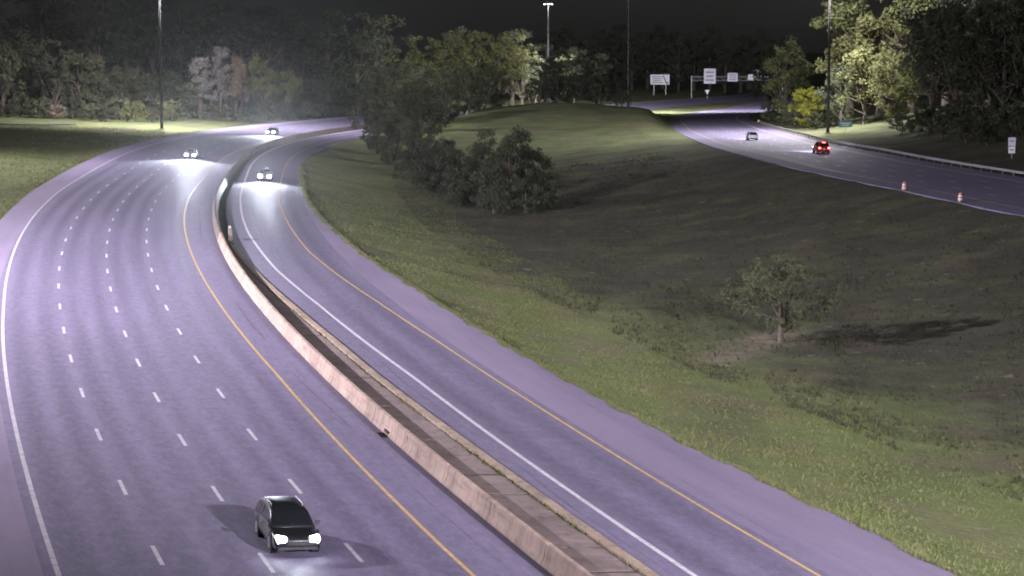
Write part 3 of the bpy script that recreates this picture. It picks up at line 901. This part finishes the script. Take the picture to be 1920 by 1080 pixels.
def on_main(y, off, dz=.0):
    fi = i_of(y); i = int(fi); p = main_at(i, off)
    p = p+np.array([MAIN_T[i][0], MAIN_T[i][1], 0])*(fi-i)*2.0; p[2] = (MAIN_Z[i]*(1-(fi-i))+MAIN_Z[i+1]*(fi-i))-BANK*off+dz
    return p, math.atan2(-MAIN_T[i][0], MAIN_T[i][1])
def on_right(y, off):
    i = i_or(y); return right_at(i, off), math.atan2(-RIGHT_T[i][0], RIGHT_T[i][1])
P_dark = plain("car_paint_charcoal", (.028, .03, .034), .28, .5, .1, 2, coat=.8)
P_white = plain("car_paint_white", (.70, .70, .72), .3, 0, .05, 2, coat=.8)
P_silver = plain("car_paint_silver", (.35, .36, .39), .3, .6, .08, 2, coat=.8)
P_red = plain("car_paint_red", (.42, .012, .018), .3, .2, .08, 2, coat=.8)
P_blue = plain("car_paint_slate", (.06, .07, .10), .3, .4, .08, 2, coat=.8)
def bank_rot(o, b): o.rotation_mode = 'XYZ'; o.rotation_euler[1] = b
p, r = on_main(80.6, 1.30, .008); o = car("station_wagon", "dark charcoal wagon with roof rails and lit headlights on the wide carriageway", "car", 'suv', P_dark, p, r, True, 4.7, 1.84, 1.46, 70, roof_rails=True); bank_rot(o, BANK)
p, r = on_main(337, 2.4, .008); o = car("sedan_car", "silver car with dazzling headlights on the wide carriageway, next behind the dark wagon", "car", 'sedan', P_silver, p, r, True, 4.8, 1.86, 1.47, 60000, far=True); bank_rot(o, BANK)
p, r = on_main(432, 3.2, .008); o = car("sedan_car", "slate car with lit headlights farthest back on the wide carriageway", "car", 'sedan', P_blue, p, r, True, 4.7, 1.85, 1.46, 50000, far=True); bank_rot(o, BANK)
p, r = on_main(290, 15.4, .012); o = car("sedan_car", "car with lit headlights coming down the single lane ramp", "car", 'suv', P_silver, p, r, True, 4.7, 1.86, 1.66, 28000, far=True); bank_rot(o, BANK)
p, r = on_right(400, -.4); o = car("hatchback_car", "white car driving away on the dim opposite carriageway", "car", 'suv', P_white, p+np.array([0, 0, .008]), r+math.pi, True, 4.5, 1.84, 1.62, 24000, tail_on=False)
p, r = on_right(338, 1.8); o = car("hatchback_car", "red car with glowing tail lights on the opposite carriageway", "car", 'suv', P_red, p+np.array([0, 0, .008]), r+math.pi, True, 4.8, 1.92, 1.82, 22000, tail_on=True)
# ------------------------------------------------------------------ vegetation
def leaf_quads(centres, radii, per, size, rg, flat=.75):
    """small leaf faces spread through clump volumes, denser near each clump's surface"""
    V, F = [], []
    for (cx, cy, cz), r in zip(centres, radii):
        k = int(per*(r/1.0)**1.6)+12
        d = rg.normal(size=(k, 3)); d /= np.linalg.norm(d, axis=1)[:, None]
        q = d*(r*rg.random(k)**.45)[:, None]*np.array([1, 1, flat])+np.array([cx, cy, cz])
        for p, dd in zip(q, d):
            n = dd*.6+rg.normal(size=3)*.55+np.array([0, 0, .35]); n /= np.linalg.norm(n)
            a = np.cross(n, rg.normal(size=3)); a /= np.linalg.norm(a); b = np.cross(n, a)
            s = size*rg.uniform(.6, 1.35); i = len(V)
            V += [p-a*s, p-b*s*.42, p+a*s, p+b*s*.42]; F.append((i, i+1, i+2, i+3))
    return np.array(V), F
def make_proto(name, seed, h, rx, trunk_h, n_cl, cl_r, per, leaf, lean=0.0, shape='round', leafmat=None, sparse=False):
    """returns (trunk mesh, crown mesh) of a tree of height h standing at the origin"""
    rg = np.random.default_rng(seed)
    cz, rz = (trunk_h+h)/2, (h-trunk_h)/2
    C, R = [], []
    while len(C) < n_cl:
        d = rg.normal(size=3); d /= np.linalg.norm(d); k = rg.random()**.33
        x, y, z = d[0]*rx*k, d[1]*rx*k, d[2]*rz*k
        if shape == 'cone':
            f = 1-.8*np.clip((z+rz)/(2*rz), 0, 1); x, y = x*f*1.25, y*f*1.25
        elif shape == 'broad' and z < 0: x, y = x*1.1, y*1.1
        elif shape == 'shrub': z = abs(z)*1.8-rz*.95
        bump_ = 1+.22*math.sin(3*math.atan2(y, x)+seed)+.15*math.sin(z*1.7+seed)
        r = cl_r*rg.uniform(.6, 1.35)*(1-.25*k)
        C.append((x*bump_+lean*(z/rz), y*bump_, np.clip(cz+z, trunk_h*.5+r*.4, h-r*.6))); R.append(r)
    V, F = leaf_quads(C, R, per, leaf, rg)
    me = bpy.data.meshes.new(name+"_crown"); me.from_pydata([tuple(p) for p in V], [], F); me.update()
    mb = MB(); r0 = h*.022+.04
    top = cz+rz*.35
    pts = [(lean*.2*t+math.sin(t*3+seed)*.04*h*.3*t, math.cos(t*2.3+seed)*.03*h*.3*t, -.3+t*(top+.3)) for t in np.linspace(0, 1, 6)]
    mb.tube(pts, [r0*1.5, r0*1.05, r0*.9, r0*.7, r0*.45, r0*.2], 8)
    order = rg.permutation(len(C))[:max(6, min(16, n_cl//3))]
    for j in order:
        t = rg.uniform(.25, .8); b = np.array(pts[int(t*5)]); e = np.array(C[j])
        if e[2] < b[2]-.2: b = np.array(pts[1])
        m = (b+e)/2+np.array([0, 0, -.06*h*.3])
        mb.tube([b, m, e], [r0*.42, r0*.26, r0*.10], 5)
    tm = bpy.data.meshes.new(name+"_trunk"); tm.from_pydata(mb.v, [], mb.f); tm.update(); tm.shade_smooth()
    tm.materials.append(M['bark']); me.materials.append(leafmat or M['leaf_green'])
    return tm, me, h, rx
M['leaf_green'] = leaf_mat("leaves_green", (.095, .105, .062), (.140, .150, .085))
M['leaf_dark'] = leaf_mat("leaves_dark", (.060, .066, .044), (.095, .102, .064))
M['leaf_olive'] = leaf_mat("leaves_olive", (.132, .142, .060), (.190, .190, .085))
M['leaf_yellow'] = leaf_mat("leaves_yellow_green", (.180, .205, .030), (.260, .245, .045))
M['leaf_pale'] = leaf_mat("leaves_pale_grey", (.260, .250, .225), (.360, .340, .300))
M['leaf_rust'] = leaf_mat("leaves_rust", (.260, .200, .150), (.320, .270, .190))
PR = {
 'a': make_proto("broad_a", 1, 18, 5.6, 3.2, 46, 1.75, 46, .34),
 'b': make_proto("broad_b", 2, 20, 5.0, 3.5, 46, 1.7, 46, .34, .6),
 'c': make_proto("broad_c", 3, 15, 5.8, 2.2, 44, 1.7, 46, .33, 0, 'broad'),
 'd': make_proto("broad_d", 4, 22, 6.4, 4.0, 56, 1.85, 44, .36, -.6),
 'e': make_proto("narrow_e", 5, 17, 3.6, 2.0, 36, 1.4, 52, .30, .4, 'cone'),
 's': make_proto("shrub_s", 6, 4.2, 2.6, .3, 26, .85, 70, .20, 0, 'shrub'),
 't': make_proto("shrub_t", 8, 6.5, 3.2, .6, 30, 1.05, 66, .22, .3, 'shrub'),
 'm': make_proto("young_m", 9, 11, 4.6, .6, 60, 1.3, 84, .24, 0, 'broad'),
}
def tree(kind, x, y, h, label, leaf, group=None, name="tree", rot=None, wide=1.0, cat="tree", sink=.15):
    tm, me, ph, prx = PR[kind]
    im, lm = nearest(MAIN, MAIN_N, np.array([x]), np.array([y])); ir, lr = nearest(RIGHT, RIGHT_N, np.array([x]), np.array([y]))
    if -12 < lm[0] < OFF_GR(MAIN[im[0], 1])+.8 or abs(lr[0]) < R_HALF+.8: print('ON ROAD', label, round(x), round(y), lm, lr)
    t = empty(name, (x, y, gh(x, y)-sink), rng.uniform(0, 6.28) if rot is None else rot)
    k = h/ph; t.scale = (k*wide, k*wide, k)
    for nm, mesh, mt in (("trunk", tm, M['bark']), ("crown", me, M[leaf])):
        o = bpy.data.objects.new(nm, mesh); col.objects.link(o); o.parent = t
        o.material_slots[0].link = 'OBJECT'; o.material_slots[0].material = mt
    return tag(t, label, cat, group)
F_ = 4046.0
def px(xp, d): return (xp-960)/F_*d

# the wood on the left: two ranks, tallest behind
G1 = "trees of the wood on the left"
for xp, d, h, k in ((8, 500, 17, 'c'), (52, 512, 20, 'a'), (105, 498, 18, 'b'), (150, 508, 16, 'c'), (196, 515, 14, 'a'), (232, 520, 12.5, 'c'), (270, 528, 12, 'a'), (318, 540, 12, 'c')):
    tree(k, px(xp, d), d, h, "dim grey green tree in the front rank of the wood by the service road", 'leaf_green' if k != 'b' else 'leaf_dark', G1, "forest_tree")
for xp, d, h, k in ((-20, 560, 25, 'd'), (30, 570, 27, 'b'), (85, 565, 28, 'd'), (140, 575, 27, 'a'), (190, 570, 26, 'd'), (240, 580, 25, 'b'), (290, 585, 26, 'd'), (345, 590, 25, 'a'), (400, 600, 26, 'd'), (455, 605, 25, 'b'), (510, 610, 26, 'd'), (560, 620, 25, 'a'), (615, 625, 26, 'd'), (668, 630, 25, 'b'), (715, 640, 25, 'd')):
    tree(k, px(xp, d), d, h+3.5, "tall dark tree at the back of the wood against the night sky", 'leaf_dark', "tall trees at the back of the wood", "forest_tree")
# pale tree, rust tree and their neighbours, lit by the mast
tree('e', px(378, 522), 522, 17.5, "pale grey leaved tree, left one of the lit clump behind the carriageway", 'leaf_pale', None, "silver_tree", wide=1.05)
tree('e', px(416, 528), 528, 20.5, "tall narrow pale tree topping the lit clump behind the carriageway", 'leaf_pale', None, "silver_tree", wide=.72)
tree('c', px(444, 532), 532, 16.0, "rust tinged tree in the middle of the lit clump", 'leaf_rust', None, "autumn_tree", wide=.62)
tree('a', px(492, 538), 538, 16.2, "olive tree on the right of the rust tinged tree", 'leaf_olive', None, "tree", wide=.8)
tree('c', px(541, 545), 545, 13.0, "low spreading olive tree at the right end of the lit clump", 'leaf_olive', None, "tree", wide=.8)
for xp, d, h in ((590, 560, 11), (628, 575, 12), (668, 585, 11), (356, 520, 9), (560, 555, 8.5)):
    tree('c', px(xp, d), d, h, "low dim tree at the outer edge of the curving carriageway", 'leaf_green', "low trees outside the curve", "roadside_tree")
for xp, d, h, lf in ((175, 486, 4.6, 'leaf_green'), (200, 480, 4.0, 'leaf_dark'), (255, 484, 5.4, 'leaf_olive'), (322, 492, 5.6, 'leaf_olive'), (110, 488, 3.8, 'leaf_rust'), (285, 486, 3.8, 'leaf_green'), (395, 508, 4.5, 'leaf_green'), (430, 512, 5.0, 'leaf_green'), (470, 516, 4.5, 'leaf_dark'), (60, 492, 4.0, 'leaf_green'), (20, 488, 3.6, 'leaf_dark'), (85, 490, 5.5, 'leaf_green'), (138, 492, 6.0, 'leaf_dark'), (225, 494, 6.0, 'leaf_green'), (345, 500, 5.5, 'leaf_dark'), (505, 530, 5.5, 'leaf_green'), (540, 538, 5.0, 'leaf_dark'), (575, 548, 5.5, 'leaf_green'), (610, 560, 5.5, 'leaf_dark'), (645, 572, 6.0, 'leaf_green'), (40, 494, 5.5, 'leaf_green'), (160, 496, 6.5, 'leaf_green'), (300, 500, 6.5, 'leaf_dark')):
    lab = {'leaf_green': "dim green shrub at the foot of the wood", 'leaf_dark': "dark low shrub at the foot of the wood", 'leaf_olive': "olive rounded shrub at the foot of the wood near the mast", 'leaf_rust': "rust tinted shrub at the foot of the wood"}[lf]
    tree('s', px(xp, d), d, h, lab, lf, "shrubs at the foot of the wood" if lf != 'leaf_rust' else None, "shrub", cat="shrub")
# trees on and behind the mound
G2 = "trees on the mound"
for xp, d, h, k, lf in ((742, 472, 13, 'a', 'leaf_green'), (790, 498, 15, 'c', 'leaf_green'), (834, 524, 14.5, 'a', 'leaf_green'), (880, 546, 14, 'c', 'leaf_green'), (1003, 612, 17, 'b', 'leaf_dark'), (925, 572, 15, 'a', 'leaf_green'), (1072, 598, 16.5, 'c', 'leaf_green'), (1118, 590, 14.5, 'a', 'leaf_green'), (1155, 582, 9.5, 'c', 'leaf_dark'), (1040, 574, 15, 'd', 'leaf_dark')):
    lab = {'leaf_green': "dim green tree of the grove on the grass mound", 'leaf_olive': "yellowish olive tree of the grove, lit by the distant mast", 'leaf_dark': "dark unlit tree of the mound grove before the lit mast"}[lf]
    tree(k, px(xp, d), d, h, lab, lf, G2, "grove_tree")
for xp, d, h, lf in ((850, 545, 6.5, 'leaf_dark'), (890, 548, 7.0, 'leaf_dark'), (1010, 552, 8.0, 'leaf_dark'), (1045, 556, 9.5, 'leaf_dark'), (1085, 556, 8.5, 'leaf_dark'), (1125, 552, 7.0, 'leaf_dark'), (1165, 548, 5.5, 'leaf_dark'), (820, 540, 6.0, 'leaf_dark'), (930, 552, 5.5, 'leaf_dark')):
    tree('t', px(xp, d), d, h, "dark bushy thicket shrub along the crest of the mound", lf, "thicket on the mound crest", "shrub", cat="shrub")
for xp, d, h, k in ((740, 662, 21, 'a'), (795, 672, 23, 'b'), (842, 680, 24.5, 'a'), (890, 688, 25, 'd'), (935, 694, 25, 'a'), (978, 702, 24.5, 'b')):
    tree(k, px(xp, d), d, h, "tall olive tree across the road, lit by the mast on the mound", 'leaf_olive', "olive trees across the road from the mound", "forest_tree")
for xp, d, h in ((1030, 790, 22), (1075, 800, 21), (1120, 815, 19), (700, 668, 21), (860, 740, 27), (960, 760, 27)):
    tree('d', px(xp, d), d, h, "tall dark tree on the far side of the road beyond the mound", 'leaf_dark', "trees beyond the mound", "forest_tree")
# far wood behind the signs
for k, xp in enumerate(range(1010, 1480, 29)):
    d = 1010+18*(k % 3)
    tree('d' if k % 2 else 'a', px(xp, d), d, 24+3.5*(k % 3), "far dark tree behind the sign gantry", 'leaf_dark', "trees behind the gantry", "forest_tree")
# shrubby clump in the bowl
G3 = "trees of the clump in the bowl"
for xp, d, h, k, w in ((708, 398, 14.5, 'm', .75), (746, 388, 18.5, 'c', .8), (788, 378, 15.5, 'm', .75), (735, 375, 10.0, 'm', .8), (775, 362, 9.5, 'm', .9)):
    lab = {14.5: "grey green tree of the tall clump, overhanging the ramp", 18.5: "tallest grey green tree of the clump between ramp and bowl", 15.5: "grey green tree of the tall clump on its mound side", 10.0: "shorter grey green tree in front of the tallest clump tree", 9.5: "short grey green tree between the tall and the low clump"}[h]
    tree(k, px(xp, d), d, h, lab, 'leaf_green', None, "clump_tree", wide=w)
for xp, d, h, k, w in ((822, 322, 9.0, 'm', 1.0), (882, 302, 9.0, 'm', 1.05), (955, 292, 11.9, 'm', .85), (1000, 296, 8.2, 'm', .95)):
    lab = {9.0: "dark bushy tree of the low clump, beside the tall clump" if xp < 850 else "rounded dark bushy tree in the middle of the low clump", 11.9: "tallest dark bushy tree of the low clump in the bowl", 8.2: "dark bushy tree at the bowl end of the low clump"}[h]
    tree(k, px(xp, d), d, h, lab, 'leaf_dark', None, "clump_tree", wide=w)
for xp, d, h in ((800, 330, 5.0), (862, 296, 4.4), (925, 284, 4.6), (985, 284, 4.5), (772, 352, 4.5), (1022, 290, 3.6)):
    tree('s', px(xp, d), d, h, "dark low shrub skirting the clump in the bowl", 'leaf_dark', "shrubs skirting the clump", "shrub", cat="shrub")
# bank trees on the right
for xp, d, h, k, lf, lab, w in (
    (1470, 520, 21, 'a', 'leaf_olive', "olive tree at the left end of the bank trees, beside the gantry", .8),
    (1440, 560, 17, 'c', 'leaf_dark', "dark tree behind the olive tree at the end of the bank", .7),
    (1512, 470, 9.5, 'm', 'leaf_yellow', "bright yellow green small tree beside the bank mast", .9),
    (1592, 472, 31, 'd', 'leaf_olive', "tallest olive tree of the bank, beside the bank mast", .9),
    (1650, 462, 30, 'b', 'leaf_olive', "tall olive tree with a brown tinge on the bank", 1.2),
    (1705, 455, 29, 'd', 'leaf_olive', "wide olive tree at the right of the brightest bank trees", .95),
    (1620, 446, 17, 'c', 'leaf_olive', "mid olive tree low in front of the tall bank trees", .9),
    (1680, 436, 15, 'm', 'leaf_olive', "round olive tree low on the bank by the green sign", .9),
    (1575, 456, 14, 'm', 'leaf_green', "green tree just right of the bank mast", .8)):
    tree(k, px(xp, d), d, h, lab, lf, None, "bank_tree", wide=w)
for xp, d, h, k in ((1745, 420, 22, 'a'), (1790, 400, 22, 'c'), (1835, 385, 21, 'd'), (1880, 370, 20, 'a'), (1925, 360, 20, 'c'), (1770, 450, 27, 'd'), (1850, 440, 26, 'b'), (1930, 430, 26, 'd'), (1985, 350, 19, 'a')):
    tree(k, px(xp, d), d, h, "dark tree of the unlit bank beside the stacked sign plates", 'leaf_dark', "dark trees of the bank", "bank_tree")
for xp, d, h in ((1720, 378, 5.5), (1765, 360, 6), (1810, 345, 5.5), (1850, 335, 5), (1895, 340, 7), (1930, 325, 5.5), (1690, 392, 5.0), (1745, 385, 7), (1790, 372, 7), (1840, 360, 7.5)):
    tree('t', px(xp, d), d, h, "dark shrub along the bank behind the guardrail", 'leaf_dark', "shrubs behind the guardrail", "shrub", cat="shrub")
for xp, d, h in ((1470, 500, 4.5), (1445, 530, 6), (1530, 462, 4.5), (1500, 490, 4)):
    tree('s', px(xp, d), d, h, "leafy green shrub at the foot of the bank near the delineator", 'leaf_green', "shrubs near the delineator", "shrub", cat="shrub")
# the lone tree in the bowl
PR['lone'] = make_proto("lone", 21, 6.8, 3.9, 1.1, 90, .70, 150, .13, -.3, 'broad')
tree('lone', 20.3, 161.5, 6.9, "lone small tree with a thin crown standing in the grass bowl", 'leaf_green', None, "lone_tree", rot=.4, wide=1.05)
# fallen branch
x, y = 14.0, 141.4; z = gh(x, y)
t = empty("fallen_branch", (x, y, z))
mb = MB(); rg = np.random.default_rng(3)
mb.tube([(-1.2, 0, .05), (-.3, .15, .2), (.5, -.05, .25), (1.2, .1, .08)], [.07, .06, .05, .02], 6)
for k in range(9):
    b = np.array([-1+.25*k, 0, .15]); mb.tube([b, b+rg.normal(0, .35, 3)*np.array([1, 1, .4])+np.array([0, 0, .2])], [.025, .008], 4)
mb.build("stick", M['bark'], t)
V, F = leaf_quads([(-.7, 0, .2), (.1, .1, .25), (.7, 0, .2)], [.5, .5, .4], 60, .09, rg)
raw("dead_leaves", V, F, M['leaf_dark'], t)
tag(t, "dark fallen branch lying in the bright grass below the lone tree", "branch")

# grass tufts over the near slopes
def tufts(name, n, fx, hs, mat, label, seed):
    rg = np.random.default_rng(seed)
    P = fx(rg, n); z = ground_h(P[:, 0], P[:, 1])-.02
    nb = 3
    V = np.empty((n*nb*3, 3)); base = np.repeat(np.column_stack([P, z]), nb, 0)+np.column_stack([rg.normal(0, .06, (n*nb, 2)), np.zeros(n*nb)])
    an = rg.uniform(0, 2*math.pi, n*nb); h = rg.uniform(.5, 1.3, n*nb)*np.repeat(rg.uniform(hs[0], hs[1], n), nb); w = h*.16+.008
    dx = np.column_stack([np.cos(an)*w, np.sin(an)*w, np.zeros(n*nb)])
    V[0::3] = base-dx; V[1::3] = base+dx; V[2::3] = base+np.column_stack([rg.normal(0, .5, (n*nb, 2))*h[:, None], h])
    me = bpy.data.meshes.new(name); k = n*nb
    me.vertices.add(k*3); me.vertices.foreach_set("co", V.ravel())
    me.loops.add(k*3); me.loops.foreach_set("vertex_index", np.arange(k*3))
    me.polygons.add(k); me.polygons.foreach_set("loop_start", np.arange(k)*3); me.polygons.foreach_set("loop_total", np.full(k, 3))
    me.update(); me.materials.append(mat)
    o = bpy.data.objects.new(name, me); col.objects.link(o)
    return tag(o, label, "grass", kind="stuff")
M['blade'] = leaf_mat("grass_blades", (.150, .175, .065), (.220, .215, .105))
def isl(rg, n, d0, d1):
    out = []
    while len(out) < n:
        y = 70+rg.random(n)**1.4*300; i = np.clip(np.interp(y, MAIN[:, 1], np.arange(len(MAIN))).astype(int), 0, len(MAIN)-1)
        d = d0+rg.random(n)**1.3*(d1-d0)
        o = OFF_GR(MAIN[i, 1])+.03+d
        p = MAIN[i]+MAIN_N[i]*o[:, None]+MAIN_T[i]*rg.uniform(0, 2, (n, 1))
        ir, lr = nearest(RIGHT, RIGHT_N, p[:, 0], p[:, 1])
        clump = (wob(p[:, 0]*3, p[:, 1]*3)+rg.normal(0, .25, n)) > -.1
        ok = (lr < -R_HALF-.3) & clump
        out += list(p[ok])
    return np.array(out[:n])
M['blade_rough'] = leaf_mat('rough_grass_blades', (.060, .064, .042), (.100, .098, .066))
def isl_a(rg, n): return isl(rg, n, 0, 20)
def rim(rg, n):
    y = 70+rg.random(n)**1.2*260; i = np.interp(y, MAIN[:, 1], np.arange(len(MAIN))).astype(int)
    s = MAIN_S[i]+rg.uniform(0, 2, n)
    o = OFF_GR(MAIN[i, 1])-.28*(np.sin(s*.9)*np.sin(s*.37+1)+.4).clip(0, 1)-.1+np.abs(rg.normal(0, .22, n))
    return MAIN[i]+MAIN_N[i]*o[:, None]+MAIN_T[i]*(s-MAIN_S[i])[:, None]
tufts("grass", 16000, rim, (.09, .22), M['blade'], "ragged grass creeping over the pavement edge of the ramp", 14)
def isl_b(rg, n): return isl(rg, n, 14, 60)
tufts("grass", 26000, isl_b, (.10, .34), M['blade_rough'], "rough dark grass and weeds in the bottom of the bowl", 13)
tufts("grass", 40000, isl_a, (.06, .20), M['blade'], "mown green grass on the slope beside the ramp", 11)
def left(rg, n):
    y = 170+rg.random(n)*270; i = np.interp(y, MAIN[:, 1], np.arange(len(MAIN))).astype(int)
    o = OFF_PAVE_L(MAIN[i, 1])-.05-rg.random(n)**1.3*50
    return MAIN[i]+MAIN_N[i]*o[:, None]+MAIN_T[i]*rg.uniform(0, 2, (n, 1))
tufts("grass", 14000, left, (.12, .32), M['blade'], "rough grass on the verge outside the curve of the wide carriageway", 12)

# ------------------------------------------------------------------ night air
HAZE = 0.000035
hm = bpy.data.materials.new("night_air"); hm.use_nodes = True
hn = hm.node_tree.nodes; hn.remove(hn["Principled BSDF"])
pv = hn.new("ShaderNodeVolumePrincipled")
pv.inputs["Color"].default_value = (.92, .93, .95, 1); pv.inputs["Density"].default_value = HAZE; pv.inputs["Anisotropy"].default_value = .93
hm.node_tree.links.new(pv.outputs[0], hn["Material Output"].inputs["Volume"])
zlo = float(GZ.min())-1.0
hz = MB().box((0, 800, (zlo+62)/2), (12400, 14000, 62-zlo)).build("haze", hm)
tag(hz, "faint moist night air glowing around the lamps and headlights", "haze", kind="stuff")
